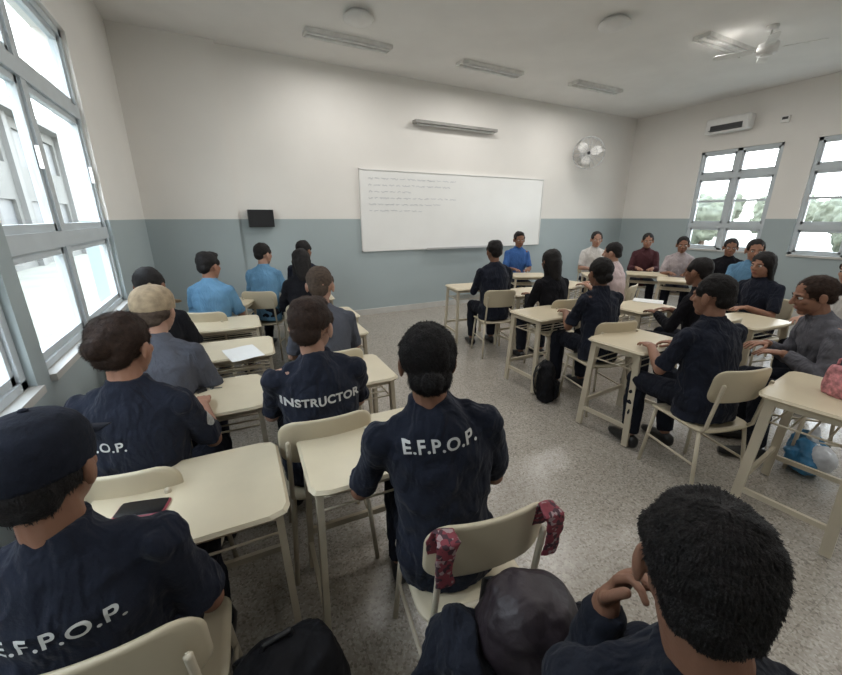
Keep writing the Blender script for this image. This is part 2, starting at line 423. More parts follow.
ac = thing('air_conditioner', 'white split air conditioner high on the right wall above the window', 'air conditioner', (XR, 4.35, 3.16))
o = obj('casing', [box(-.20, 0, -.36, .36, 0, .26)], M['white'], ac)
bv = o.modifiers.new('b', 'BEVEL'); bv.width = .035; bv.segments = 4
obj('air_outlet', [box(-.204, -.196, -.26, .26, .03, .13)], M['black'], ac)
obj('louver', [bar((-.222, -.27, .045), (-.222, .27, .045), .04, .008)], M['dgrey'], ac)
th = thing('thermostat', 'small white control box on the right wall beside the air conditioner', 'control box', (XR, 3.55, 3.18))
obj('cover', [box(-.04, 0, -.06, .06, 0, .10)], M['white'], th); obj('display', [box(-.042, -.04, -.04, .04, .045, .085)], M['dgrey'], th)

def lamp(x, y, z, sx, sy, e):  # added fill light below the ceiling; the modelled fixtures themselves stay unlit
    L = bpy.data.lights.new('lamp', 'AREA'); L.shape = 'RECTANGLE'; L.size = sx; L.size_y = sy; L.energy = e; L.color = (1, .98, .95)
    lo = bpy.data.objects.new('lamp', L); C.objects.link(lo); lo.location = (x, y, z)
def clight(x, y, label):
    t = thing('ceiling_light', label, 'ceiling light', (x, y, HC), 0, 'fluorescent ceiling fixtures')
    obj('housing', [box(-.55, .55, -.10, .10, -.03, 0), box(-.55, .55, -.10, -.094, -.045, -.03), box(-.55, .55, .094, .10, -.045, -.03), box(-.55, -.54, -.10, .10, -.045, -.03), box(.54, .55, -.10, .10, -.045, -.03)], M['refl'], t)
    for s in (-.05, .05): obj('lamp_tube', [tube((-.52, s, -.044), (.52, s, -.044), .013)], M['tube'], t, True)
    return t
c0 = clight(1.80, 5.40, 'fluorescent ceiling fixture nearest the corner pillar')
for x, y, l in ((3.95, 5.35, 'fluorescent ceiling fixture in front of the board lamp'), (6.05, 5.2, 'fluorescent ceiling fixture farthest away near the wall fan'),
                (6.1, 3.3, 'fluorescent ceiling fixture beside the ceiling fan at the photo\'s upper right')):
    dup(c0, (x, y, HC), 0, l)
for x in (1.75, 4.0, 6.1):
    for y in (5.3, 3.3, 1.0, -1.2): lamp(x, y, HC-.09, 1.1, .25, 17 if y > 2 else 11)  # added fill grid to lift the room, also where no fixture hangs
def clamp_(x, y, label):
    t = thing('ceiling_lamp', label, 'ceiling lamp', (x, y, HC))
    obj('base_plate', [tube((0, 0, -.04), (0, 0, 0), .12, n=24)], M['refl'], t, True)
    obj('diffuser', [ells((0, 0, -.05), (.17, .17, .05))], M['white'], t, True)
    return t
clamp_(1.7, 4.75, 'small round ceiling lamp above the left side rows'); clamp_(4.3, 3.55, 'round ceiling lamp at the top of the photo right of centre')
cf = thing('ceiling_fan', 'white ceiling fan with flat blades at the upper right of the room', 'ceiling fan', (6.05, 2.8, HC), .5)
obj('downrod', [tube((0, 0, -.20), (0, 0, 0), .012), tube((0, 0, -.04), (0, 0, 0), .06, n=20)], M['white'], cf, True)
obj('motor', [tube((0, 0, -.28), (0, 0, -.18), .10, n=24), tube((0, 0, -.30), (0, 0, -.28), .055, n=24)], M['white'], cf, True)
for k in range(4):
    mt = Matrix.Rotation(k*math.pi/2, 4, 'Z') @ Matrix.Translation((.32, 0, -.23)) @ Matrix.Rotation(R(10), 4, 'X')
    obj('blade', [xf(rplate(.40, .11, .008, .04, n=6), mt)], M['refl'], cf)

# ------------------------------------------------------------ furniture
def make_desk():
    t = thing('school_desk', 'x', 'desk', (0, 0, 0), 0, 'single cream school desks')
    obj('tabletop', [xf(rplate(.60, .47, .024, .05, n=10), Matrix.Translation((0, 0, .752)))], M['cream'], t)
    for sx in (-1, 1):
        for sy in (-1, 1):
            obj('leg', [bar((sx*.262, sy*.17, .728), (sx*.285, sy*.20, 0.012), .024, .045)], M['creamm'], t)
        obj('foot_rail', [bar((sx*.281, -.19, .16), (sx*.281, .19, .16), .02, .03)], M['creamm'], t)
    fr = [bar((sx*.264, -.19, .71), (sx*.264, .19, .71), .02, .03) for sx in (-1, 1)]
    fr += [bar((-.262, sy*.17, .71), (.262, sy*.17, .71), .02, .03) for sy in (-1, 1)]
    obj('frame', fr, M['creamm'], t)
    obj('stretcher', [bar((-.279, .192, .22), (.279, .192, .22), .02, .03)], M['creamm'], t)
    rk = [tube((-.262, y, .60), (.262, y, .60), .005, n=6) for y in (-.14, -.07, 0, .07, .14)]
    rk += [tube((sx*.262, -.16, .60), (sx*.262, .16, .60), .006, n=6) for sx in (-1, 1)]+[tube((sx*.262, .16, .60), (sx*.262, .16, .71), .006, n=6) for sx in (-1, 1)]
    obj('book_rack', rk, M['creamm'], t, True)
    return t
def make_chair():
    t = thing('school_chair', 'x', 'chair', (0, 0, 0), 0, 'cream school chairs')
    obj('seat', [xf(rplate(.40, .40, .014, .07, lambda x, y: -.014*(1-(x/.2)**2)-.012*max(0, y/.2)**3), Matrix.Translation((0, .02, .452)))], M['creamp'], t, True)
    mb = Matrix.Translation((0, -.215, .735)) @ Matrix.Rotation(R(8), 4, 'X') @ Matrix(((1, 0, 0, 0), (0, 0, -1, 0), (0, 1, 0, 0), (0, 0, 0, 1)))
    obj('backrest', [xf(rplate(.40, .215, .016, .065, lambda x, y: .03*(x/.2)**2*-1), mb)], M['creamp'], t, True)
    for sx in (-1, 1):
        obj('leg', [tube((sx*.165, .17, .44), (sx*.195, .205, .0), .0115)], M['creamm'], t, True)
        obj('leg', [tube((sx*.165, -.15, .44), (sx*.195, -.215, .0), .0115)], M['creamm'], t, True)
        obj('back_post', pipe([V((sx*.165, -.15, .43)), V((sx*.17, -.185, .47)), V((sx*.165, -.226, .76))], .0105), M['creamm'], t, True)
        obj('stretcher', [tube((sx*.182, -.18, .22), (sx*.183, .19, .22), .008)], M['creamm'], t, True)
    fr = [tube((-.165, .17, .432), (.165, .17, .432), .0115), tube((-.165, -.15, .432), (.165, -.15, .432), .0115)]
    fr += [tube((sx*.165, -.15, .432), (sx*.165, .17, .432), .0115) for sx in (-1, 1)]
    obj('seat_frame', fr, M['creamm'], t, True)
    return t
desk0 = make_desk(); chair0 = make_chair(); used = {'d': False, 'c': False}
def place(p, k, x, y, az, label):
    if not used[k]:
        used[k] = True; p.location = (x, y, 0); p.rotation_euler = (0, 0, R(-az)); p['label'] = label; return p
    return dup(p, (x, y, 0), R(-az), label)
def desk(x, y, az, label): return place(desk0, 'd', x, y, az, label)
def chair(x, y, az, label): return place(chair0, 'c', x, y, az, label)

# ------------------------------------------------------------ people
def ik(sh, w, L1, L2, pole):
    sh, w = V(sh), V(w); d = w-sh; l = d.length
    if l > (L1+L2)*.985: w = sh+d.normalized()*(L1+L2)*.985; d = w-sh; l = d.length
    a = (L1*L1-L2*L2+l*l)/(2*l); h = math.sqrt(max(0, L1*L1-a*a)); dn = d.normalized()
    p = V(pole); p = (p-dn*p.dot(dn)).normalized()
    return sh+dn*a+p*h, w
def hand(pr, W, d, n, right, curl=1.0):
    d = V(d).normalized(); n = V(n); n = (n-d*n.dot(d)).normalized(); t = d.cross(n)*(1 if right else -1)
    pr.append(ell(W+d*.045, t*.040, d*.052, n*.0155)); pr.append(ell(W+d*.07, t*.041, d*.024, n*.013)); pr.append(ell(W+d*.03+t*.02, t*.022, d*.03, n*.016))
    for k, (o, L) in enumerate(((.033, .072), (.0115, .082), (-.0115, .076), (-.033, .06))):
        p = W+d*(.082-.004*abs(k-1))+t*o; a = .15*curl; spread = t*(o*2.2)
        for s, q, r in ((.42, .30, .0092), (.32, .75, .0085), (.26, .55, .0078)):
            a += q*curl; dr = (d*math.cos(a)+n*math.sin(a)+spread).normalized(); p2 = p+dr*L*s
            pr.append(cap(p, p2, r, r*.93, 8)); p = p2
    p = W+d*.022+t*.026
    for s, dr in ((.04, t*.75+d*.65+n*.25), (.032, t*.35+d*.9+n*.35), (.025, d*.95+n*.45)):
        p2 = p+dr.normalized()*s; pr.append(cap(p, p2, .0125 if s > .035 else .0105, .010, 8)); p = p2
PERS = []
def person(hx, hy, az, label, shirt='navy', skin='skin2', hair='short', hcol='hair_b', lean=8, side=0, hy_=0, hp=5, hr=0, h=1.0, wd=1.0, neck=0,
           sleeve='short', near=False, arms=None, text=None, tsize=.06, tx=0, bold=.018, strands=0, facing=False, trousers='jean', vox=None, tz=.36, patch=False, chairlabel=None, headscale=1.0, capm='tan', knee=0):
    rnd = random.Random(int(hx*1000+hy*77))
    vx = vox or (.0048 if near else .008); cv = .008 if near else .014
    root = thing('person', label, 'person', (0, 0, 0), R(-az))
    P = V((0, 0, .55)); ph, ps = R(lean), R(side)
    u = V((math.sin(ps), math.sin(ph), math.cos(ph)*math.cos(ps))).normalized()
    rt = V((1, 0, 0)); rt = (rt-u*rt.dot(u)).normalized(); fw = u.cross(rt)
    L = .50*h
    nb = P+u*L
    Hc = nb+V((u.x*.12, u.y*.12+.028+neck*.5, .145+neck))
    HR = Matrix.Rotation(R(hy_), 3, 'Z') @ Matrix.Rotation(R(-hp), 3, 'X') @ Matrix.Rotation(R(hr), 3, 'Y')
    hs = headscale
    def hpnt(x, y, z): return Hc+HR @ (V((x, y, z))*hs)
    def hel(c, r): return ell(hpnt(*c), HR @ V((r[0]*hs, 0, 0)), HR @ V((0, r[1]*hs, 0)), HR @ V((0, 0, r[2]*hs)))
    def torso(e, hem=-.09):
        tab = [(hem, .165, .12), (0, .168, .13), (.12, .150, .12), (.25, .154, .12), (.36, .163, .118), (.43, .145, .098), (.48, .100, .075), (.52, .06, .058)]
        return [loft([(P+u*(s*h if s > 0 else s), rt*(a*wd+e), fw*(b*(1+(wd-1)*1.3)+e)) for s, a, b in tab], 22)]
    sh = {s: P+u*.425*h+rt*s*.163*wd for s in (-1, 1)}
    A = {}
    arms = arms or {}
    for s in (-1, 1):
        dflt = dict(w=(s*.12, .36, .795), d=(-s*.35, 1, 0), n=(0, 0, -1), pole=(s*.42, -.35, -.9), curl=.5)
        a = {**dflt, **arms.get(s, {})}
        el, w = ik(sh[s], a['w'], .28, .245, a['pole']); A[s] = (el, w, a)
    b = torso(-.014)
    b += [cap(nb-u*.05, hpnt(0, -.018, -.045), .056, .053)]
    b += [hel((0, -.012, .030), (.075, .093, .086)), hel((0, .022, -.030), (.060, .066, .072)), hel((0, .050, -.083), (.030, .028, .024)),
          hel((0, .066, .022), (.052, .022, .016)), hel((.035, .055, -.018), (.022, .022, .02)), hel((-.035, .055, -.018), (.022, .022, .02)),
          cap(hpnt(0, .085, .012), hpnt(0, .104, -.020), .0085*hs, .0125*hs, 10), hel((0, .090, -.024), (.017, .012, .008)),
          hel((0, .079, -.049), (.024, .012, .0055)), hel((0, .077, -.059), (.021, .012, .006))]
    for s in (-1, 1):
        b.append(hel((s*.078, -.008, -.008), (.009, .019, .031))); b.append(hel((s*.083, -.016, -.002), (.006, .012, .024)))
        el, w, a = A[s]
        b += [cap(P+u*.44*h+rt*s*.09, sh[s], .043, .043), cap(sh[s], el, .042, .035), cap(el, el.lerp(w, .35), .035, .038), cap(el.lerp(w, .35), w, .038, .026)]
        hand(b, w, a['d'], a['n'], s > 0, a['curl'])
        kn = V((s*(.13+knee), .42, .535)); an = V((s*(.14+knee), .37+.04*s*(.5-rnd.random()), .10))
        b += [cap((s*.09, .0, .55), kn, .075, .055), cap(kn, an, .05, .035)]
        A[('leg', s)] = (kn, an)
    me = fuse(b, vx, 2 if near else 1)
    body = obj('body', None, M[skin], root, me=me)
    s_ = torso(.006, hem=-.10)
    s_ += [loft([(nb-u*.03, rt*.078, fw*.072), (nb+u*.02+V((0, .004, 0)), rt*.066, fw*.064), (nb+u*.040+V((0, .006, 0)), rt*.064, fw*.063)], 18)]
    for s in (-1, 1):
        el, w, a = A[s]
        s_ += [cap(P+u*.432*h+rt*s*.06, sh[s], .055, .053), cap(nb-u*.02+rt*s*.03, sh[s].lerp(nb, .35)+u*.012, .042, .04)]
        if sleeve == 'short':
            e2 = sh[s].lerp(el, .88); q1, q2, dd = frame(el-sh[s]); s_.append(loft([(sh[s], q1*.054, q2*.054), (sh[s].lerp(el, .4), q1*.053, q2*.053), (e2, q1*.057, q2*.057)], 16)); s_.append(ell(sh[s], rt*.055, fw*.055, u*.055))
        else:
            q1, q2, dd = frame(w-el)
            s_ += [cap(sh[s], el, .055, .048), loft([(el, q1*.048, q2*.048), (el.lerp(w, .5), q1*.045, q2*.045), (el.lerp(w, .93), q1*.036, q2*.036)], 14)]
    sm = fuse(s_, cv, 2, [(.16, .016), (-.16, .012), (-.07, .006)] if near else [(.16, .016), (-.16, .010)], seed=rnd.randint(1, 9))
    shirt_o = obj('shirt', None, M[shirt], root, me=sm)
    t_ = [loft([(P+u*-.095, rt*.165*wd, fw*.125), (P, rt*.178*wd, fw*.138), (P+u*.06, rt*.168*wd, fw*.130)], 20)]
    for s in (-1, 1):
        kn, an = A[('leg', s)]; q1, q2, dd = frame(an-kn)
        t_ += [cap((s*.085, .0, .555), kn, .093, .070), loft([(kn+V((0, 0, .02)), q1*.066, q2*.066), (kn.lerp(an, .4), q1*.068, q2*.068), (kn.lerp(an, .97), q1*.056, q2*.056)], 14), ells(kn, (.07, .07, .07))]
    obj('trousers', None, M[trousers], root, me=fuse(t_, cv, 2, [(.16, .010), (-.1, .008)], seed=rnd.randint(1, 9)))
    for s in (-1, 1):
        kn, an = A[('leg', s)]
        obj('shoe', [loft([(V((an.x, an.y-.075, .045)), V((.02, 0, 0)), V((0, 0, .025))), (V((an.x, an.y-.06, .05)), V((.036, 0, 0)), V((0, 0, .045))), (V((an.x, an.y+.0, .055)), V((.042, 0, 0)), V((0, 0, .052))),
                           (V((an.x, an.y+.09, .04)), V((.045, 0, 0)), V((0, 0, .037))), (V((an.x, an.y+.16, .033)), V((.044, 0, 0)), V((0, 0, .029))), (V((an.x, an.y+.20, .028)), V((.026, 0, 0)), V((0, 0, .02)))], 16)], M['shoe'], root, True)
    hp_ = []
    if hair in ('short', 'quiff', 'crop'):
        e = .0 if hair != 'crop' else -.003
        hp_ = [hel((0, -.020, .042), (.081+e, .093+e, .085+e)), hel((0, -.062, -.008), (.060, .046, .052))]
        for s in (-1, 1): hp_.append(hel((s*.062, .018, .035), (.017, .035, .03)))
        if hair == 'quiff': hp_ += [hel((0, .02, .094), (.06, .055, .030)), hel((0, -.05, .085), (.06, .05, .04))]
    elif hair == 'bun':
        hp_ = [hel((0, -.018, .036), (.083, .094, .088)), hel((0, -.055, -.015), (.062, .046, .048)), hel((0, -.114, .020), (.036, .030, .035))]
    elif hair == 'lowbun':
        hp_ = [hel((0, -.020, .036), (.085, .096, .090)), hel((0, -.055, -.03), (.066, .048, .052)), hel((0, -.108, -.030), (.032, .028, .032))]
    elif hair == 'long':
        hp_ = [hel((0, -.018, .036), (.088, .096, .092)), cap(hpnt(0, -.055, 0), hpnt(0, -.085, -.15), .076*hs, .055*hs)]
        for s in (-1, 1): hp_.append(cap(hpnt(s*.065, -.01, .0), hpnt(s*.07, -.03, -.13), .028, .022))
    elif hair == 'cap':
        hp_ = [hel((0, -.030, .005), (.080, .084, .055)), hel((0, -.060, -.02), (.062, .045, .045))]
    hm = fuse(hp_, .006 if near else .009, 1, [(.05, .012), (.018, .006)], seed=rnd.randint(1, 9))
    if strands:
        n = len(hm.vertices); co_ = np.empty(n*3); hm.vertices.foreach_get('co', co_); co_ = co_.reshape(-1, 3)
        no_ = np.empty(n*3); hm.vertices.foreach_get('normal', no_); no_ = no_.reshape(-1, 3)
        idx = np.random.randint(0, n, strands); short = hair in ('short', 'crop', 'quiff')
        Lh = {'crop': .008, 'short': .012, 'quiff': .016}.get(hair, .022)
        lift = .34 if short else .12; sdv = .20 if short else .16
        Vs, Fs = [], []
        crown = np.array(hpnt(0, -.05, .13)) if short or hair in ('cap', 'long') else np.array(hpnt(0, .10, .08))
        for i in idx:
            p = co_[i]; nn = no_[i]; fl = p-crown; fl = fl-nn*fl.dot(nn); fl /= (np.linalg.norm(fl)+1e-6)
            d = nn*lift+fl+np.random.normal(0, sdv, 3); d /= np.linalg.norm(d); l = Lh*random.uniform(.6, 1.3)
            sd = np.cross(d, nn); sd /= (np.linalg.norm(sd)+1e-6); w = .0007
            k = len(Vs); p0 = p-nn*.001
            Vs += [p0-sd*w, p0+sd*w, p0+d*l*.6+sd*w*.8, p0+d*l*.6-sd*w*.8, p0+d*l-nn*l*.25]
            Fs += [(k, k+1, k+2, k+3), (k+3, k+2, k+4)]
        v0 = [tuple(v.co) for v in hm.vertices]; f0 = [tuple(p.vertices) for p in hm.polygons]
        m2 = bpy.data.meshes.new('hair'); m2.from_pydata(v0+[tuple(v) for v in Vs], [], f0+[tuple(q+len(v0) for q in f) for f in Fs])
        m2.polygons.foreach_set('use_smooth', [True]*len(m2.polygons)); hm = m2
    hair_o = obj('hair', None, M[hcol], root, me=hm)
    if hair == 'cap':
        cm = M[capm]
        cp = [loft([(hpnt(0, -.014, z), HR @ V((a*hs, 0, 0)), HR @ V((0, b*hs, 0))) for z, a, b in ((.010, .084, .102), (.045, .087, .104), (.075, .083, .099), (.100, .070, .084), (.118, .048, .058), (.127, .022, .028), (.129, .006, .008))], 28)]
        m3 = fuse(cp, .006, 2)
        cap_o = obj('cap', None, cm, root, me=m3)
        obj('visor', [loft([(hpnt(0, .06, .045), HR @ V((.07*hs, 0, 0)), HR @ V((0, 0, .006))), (hpnt(0, .10, .042), HR @ V((.068*hs, 0, 0)), HR @ V((0, 0, .005))), (hpnt(0, .14, .030), HR @ V((.055*hs, 0, 0)), HR @ V((0, 0, .004))), (hpnt(0, .16, .022), HR @ V((.03*hs, 0, 0)), HR @ V((0, 0, .003)))], 16)], cm, root, True)
        obj('button', [hel((0, -.014, .130), (.008, .008, .005))], cm, root, True)
    if facing:
        for s in (-1, 1):
            e = obj('eye', [hel((s*.030, .072, .006), (.013, .012, .009))], M['eyew'], root, True)
            obj('iris', [hel((s*.030, .0825, .006), (.006, .003, .006))], M['eyed'], e, True)
            obj('eyebrow', [cap(hpnt(s*.016, .088, .026), hpnt(s*.045, .079, .028), .0035, .003, 6)], M['hair_b'], root, True)
        obj('lips', [hel((0, .084, -.049), (.022, .008, .0045)), hel((0, .082, -.058), (.019, .008, .005))], M['lip'], root, True)
    if text or patch:
        bvh = BVHTree.FromPolygons([v.co.copy() for v in sm.vertices], [tuple(p.vertices) for p in sm.polygons])
    if text:
        cu = bpy.data.curves.new('t', 'FONT'); cu.body = text; cu.size = tsize; cu.align_x = 'CENTER'; cu.offset = tsize*bold; cu.space_character = 1.08
        to = bpy.data.objects.new('t', cu); C.objects.link(to); dg = bpy.context.evaluated_depsgraph_get()
        tm = bpy.data.meshes.new_from_object(to.evaluated_get(dg)); bpy.data.objects.remove(to)
        bm = bmesh.new(); bm.from_mesh(tm); bmesh.ops.triangulate(bm, faces=bm.faces)
        for _ in range(3):
            es = [e for e in bm.edges if e.calc_length() > tsize*.14]
            if es: bmesh.ops.subdivide_edges(bm, edges=es, cuts=1)
            bmesh.ops.triangulate(bm, faces=bm.faces)
        for v in bm.verts:
            q = P+u*(tz*h)+rt*(v.co.x+tx)+u*v.co.y
            o_ = q-fw*.6
            hit = bvh.ray_cast(o_, fw, 2.0)
            v.co = (hit[0] if hit[0] else q-fw*.13)-fw*.005
        bm.to_mesh(tm); bm.free(); tm.materials.clear()
        obj('shirt_lettering', None, M['letter'], root, me=tm)
    if patch:
        c = sh[1].lerp(A[1][0], .45); Vs = []
        for j in range(0, 3):
            for k in range(12):
                t = 2*math.pi*k/12; q = c+V((.5, math.cos(t)*.024*j/2, math.sin(t)*.032*j/2)); hit = bvh.ray_cast(q, V((-1, 0, 0)), 2); Vs.append((hit[0] if hit[0] else q)+V((.003, 0, 0)))
        Fs = [(j*12+k, j*12+(k+1) % 12, (j+1)*12+(k+1) % 12, (j+1)*12+k) for j in range(2) for k in range(12)]
        obj('sleeve_patch', [(Vs, Fs)], M['patch'], root)
    rz = Matrix.Rotation(R(-az), 3, 'Z'); off = rz @ V((Hc.x, Hc.y, 0))
    root.location = (hx-off.x, hy-off.y, 0)
    if chairlabel: chair(root.location.x, root.location.y, az, chairlabel)
    PERS.append(root)
    return root

# left side
person(-.38, .945, 6, 'person in dark navy cap and lettered navy polo shirt at the near left corner', hair='cap', capm='navycap', text='E.F.P.O.P.', tsize=.050, tx=.012, near=True, lean=0, strands=2500, tz=.33, h=.92, headscale=1.05, hy_=-8,
       chairlabel=None, arms={1: dict(w=(.13, .27, .64), pole=(.5, -.6, -.6)), -1: dict(w=(-.1, .28, .64))})
chair(-.33, .965, 3, 'cream school chair at the bottom left, under the person in the dark cap')
person(-.36, 1.68, 14, 'person with brown hair bun, navy polo and sleeve patch, second on the left', hair='bun', hcol='hair_br', near=True, text='E.F.P.O.P.', tsize=.048, tx=-.08, tz=.31, patch=True, strands=12000, hy_=-12, headscale=1.10, skin='skin1',
       chairlabel='cream school chair of the person with the brown bun', lean=3)
person(-.34, 2.38, 12, 'person in tan cap and slate grey shirt leaning on the left desk', hair='cap', hcol='hair_g', shirt='grey_cloth', near=False, lean=15, skin='skin3', headscale=1.12, hy_=-10,
       chairlabel='cream school chair of the person in the tan cap')
person(-.46, 3.22, 10, 'person in black shirt with black hair seated close to the left wall', shirt='black_cloth', hair='short', strands=800, headscale=1.1, chairlabel='cream school chair against the left wall behind the tan cap')
person(-.10, 4.15, 20, 'person with black hair in a light blue shirt on the left side', shirt='lblue', hair='quiff', hy_=-25, h=1.04, strands=800, skin='skin1', headscale=1.12, chairlabel='cream school chair of the light blue shirt on the left')
person(.47, 5.0, 25, 'person in pale blue shirt in the farthest left row, partly hidden', shirt='lblue', hair='short', h=1.08, hy_=-30, headscale=1.1, skin='skin3', chairlabel='cream school chair in the farthest left row, left one')
person(.98, 5.15, 30, 'person in dark top in the farthest left row beside the pale blue shirt', shirt='navy', hair='short', h=1.1, hy_=-20, headscale=1.1, chairlabel='cream school chair in the farthest left row, right one')
person(.74, 4.1, 8, 'person with long black hair and black clothes in the left rows', shirt='black_cloth', hair='long', h=1.06, sleeve='long', headscale=1.05, chairlabel='cream school chair of the long-haired person in black')
person(.58, 2.6, 4, 'person with short greying brown hair in slate grey shirt, second left column', shirt='grey_cloth', hair='crop', hcol='hair_g', h=1.03, strands=1500, skin='skin3', headscale=1.12, sleeve='short', hy_=-20, wd=1.05, chairlabel='cream school chair behind the slate grey shirt')
person(.33, 1.72, 5, 'person in navy shirt lettered INSTRUCTOR with short dark hair', near=True, text='INSTRUCTOR', tsize=.054, bold=.035, hair='quiff', hcol='hair_br', strands=8000, headscale=1.16, skin='skin3', sleeve='short', hy_=-28, tz=.32, h=.95,
       chairlabel='cream school chair behind the lettered INSTRUCTOR shirt', lean=2, wd=1.12)
person(.53, .98, 19, 'person with dark hair tied low and lettered navy shirt, centre of the photo', near=True, text='E.F.P.O.P.', tsize=.055, tx=.004, bold=.025, hair='lowbun', strands=14000, lean=1, side=-6, h=1.05, headscale=1.04, tz=.415, sleeve='short', wd=1.05,
       arms={-1: dict(w=(-.22, .31, .80)), 1: dict(w=(.10, .28, .66), pole=(.6, -.5, -.8))}, chairlabel=None)
chair(.62, .89, 9, 'cream school chair with red patterned cloth on its backrest, at the bottom centre')
# near right
person(.545, .185, 54, 'person with short black hair in dark jacket at the bottom right, hands at chin', shirt='navyd', near=True, vox=.0038, hair='short', strands=42000, lean=3, side=-17, h=.99, neck=.0, wd=1.18, sleeve='long', hp=12, hy_=2, headscale=.98, skin='skin2',
       arms={-1: dict(w=(-.27, .19, .91), d=(.35, .1, 1), n=(.7, -.5, 0), pole=(-.1, -.2, -1), curl=1.2), 1: dict(w=(-.15, .215, .905), d=(-.35, .05, 1), n=(-.6, -.6, 0), pole=(.5, .1, -1), curl=1.1)}, chairlabel='cream school chair under the person with hands at the chin')
# right side
person(2.62, 1.20, 16, 'person in navy shirt with short dark hair right of centre, back to the camera', hair='short', near=True, strands=6000, lean=7, headscale=1.12, wd=1.08, sleeve='short', hy_=12,
       chairlabel='cream school chair of the navy shirt right of centre, its curved back in full view', skin='skin1')
person(2.90, 2.22, 14, 'person in plain navy shirt with tied dark hair, middle of the right rows', hair='lowbun', near=True, headscale=1.1, strands=2000, lean=8, sleeve='short', chairlabel='cream school chair of the plain navy shirt in the middle of the right rows')
person(3.22, 3.10, 8, 'person with black bobbed hair and black shirt in the right rows', shirt='black_cloth', hair='long', lean=12, sleeve='long', headscale=1.14, chairlabel='cream school chair of the person with bobbed black hair')
person(2.95, 3.75, 16, 'person in dark navy jacket with black hair near the middle aisle', shirt='navy', hair='quiff', h=1.12, sleeve='long', headscale=1.14, strands=600, lean=4, wd=1.1, chairlabel='cream school chair in the middle aisle under the dark navy jacket')
person(3.72, 1.86, 0, 'person in black with dark hair behind the seated navy shirt', shirt='black_cloth', hair='short', headscale=1.08, lean=10, sleeve='long', chairlabel='cream school chair half hidden behind the right-hand navy shirt')
person(4.5, 3.3, -20, 'person in pale pink shirt with dark hair in the far right rows', shirt='pink', hair='short', headscale=1.12, skin='skin3', h=1.05, chairlabel='cream school chair of the pale pink shirt')
person(4.72, 5.32, 205, 'person in bright blue shirt facing the room in front of the whiteboard', shirt='mblue', facing=True, hair='quiff', h=1.17, headscale=1.18, wd=1.08, skin='skin2', chairlabel='cream school chair of the bright blue shirt')
person(6.0, 4.75, 218, 'person in white shirt facing the camera right of the whiteboard', shirt='wht', facing=True, hair='short', h=1.17, headscale=1.18, wd=1.08, skin='skin3', chairlabel='cream school chair of the white shirt')
person(6.85, 4.35, 232, 'person in dark maroon top facing the camera by the right corner', shirt='maroon', facing=True, hair='short', h=1.12, headscale=1.14, skin='skin1', sleeve='long', chairlabel='cream school chair of the maroon top')
person(6.74, 3.68, 238, 'person in pale greyish pink shirt facing the camera below the first right-hand window', shirt='pale', facing=True, hair='short', h=1.06, headscale=1.14, skin='skin2', chairlabel='cream school chair of the pale greyish pink shirt')
person(6.78, 3.02, 240, 'person in black top facing the camera beside the light blue shirt', shirt='black_cloth', facing=True, hair='short', h=1.06, headscale=1.12, skin='skin2', chairlabel='cream school chair of the black top by the right wall', sleeve='long')
person(6.0, 2.40, 240, 'person in light blue shirt facing the camera under the right-hand windows', shirt='lblue', facing=True, hair='short', h=1.12, headscale=1.18, wd=1.05, skin='skin1', chairlabel='cream school chair of the light blue shirt on the right')
person(4.85, 1.85, 282, 'person with long dark hair and navy top in profile towards the left', shirt='navy', facing=True, hair='long', headscale=1.1, skin='skin1', sleeve='short', chairlabel='cream school chair of the person in profile with long hair')
person(4.75, 1.18, 285, 'person at the right edge with brown hair and white shirt facing left', shirt='wht', facing=True, hair='short', hcol='hair_br', headscale=1.1, skin='skin3', h=1.05, chairlabel='cream school chair of the white shirt at the right edge')
person(3.38, .98, 318, 'person with brown hair in a bun and grey shirt at the right edge, leaning forward', shirt='grey2', near=True, facing=True, hair='bun', hcol='hair_br', strands=6000, lean=20, hp=14, headscale=1.1, skin='skin1', sleeve='long', chairlabel='cream school chair at the right edge behind the grey shirt')

# ------------------------------------------------------------ desks
D = [(-.20, 1.32, 2, 'cream school desk near left with the dark phone on top'),
     (-.18, 2.13, 2, 'cream school desk with keys on top, second from the camera on the left'),
     (-.03, 2.93, 4, 'cream school desk in front of the person in the tan cap, paper on top'),
     (-.05, 3.72, 2, 'cream school desk just behind the light blue shirt on the left'),
     (-.02, 4.75, 20, 'cream school desk in front of the light blue shirt, by the corner pillar'),
     (.47, 1.33, 3, 'cream school desk in the centre under the forearm of the lettered navy shirt'),
     (.56, 2.14, 2, 'cream school desk in front of the INSTRUCTOR shirt'),
     (.72, 3.08, 2, 'cream school desk in front of the slate grey shirt'),
     (.84, 3.65, 2, 'cream school desk behind the long-haired person in black'),
     (.86, 4.60, 6, 'cream school desk in front of the long-haired person in black'),
     (.66, 5.60, 10, 'cream school desk against the back wall near the black speaker'),
     (2.78, 1.72, -4, 'cream school desk right of centre, ahead of the back-turned navy shirt'),
     (2.82, 2.70, 0, 'cream school desk in the right rows with the black backpack beneath'),
     (3.42, 3.66, 0, 'cream school desk in front of the person with bobbed black hair'),
     (3.02, 4.32, 8, 'cream school desk in front of the dark navy jacket'),
     (2.78, .62, -6, 'cream school desk at the right edge with the pink bag on top'),
     (3.92, 2.45, 0, 'cream school desk in the middle of the right-hand group'),
     (4.25, 1.62, 5, 'cream school desk in front of the person in profile with long hair'),
     (4.35, 3.85, -15, 'cream school desk in front of the pale pink shirt'),
     (4.50, 4.78, 25, 'cream school desk in front of the bright blue shirt'),
     (5.62, 4.25, 38, 'cream school desk in front of the white shirt'),
     (6.38, 3.98, 52, 'cream school desk in front of the maroon top'),
     (6.18, 3.32, 58, 'cream school desk in front of the pale greyish pink shirt'),
     (5.50, 2.10, 60, 'cream school desk in front of the light blue shirt on the right')]
for x, y, a, l in D: desk(x, y, a, l)

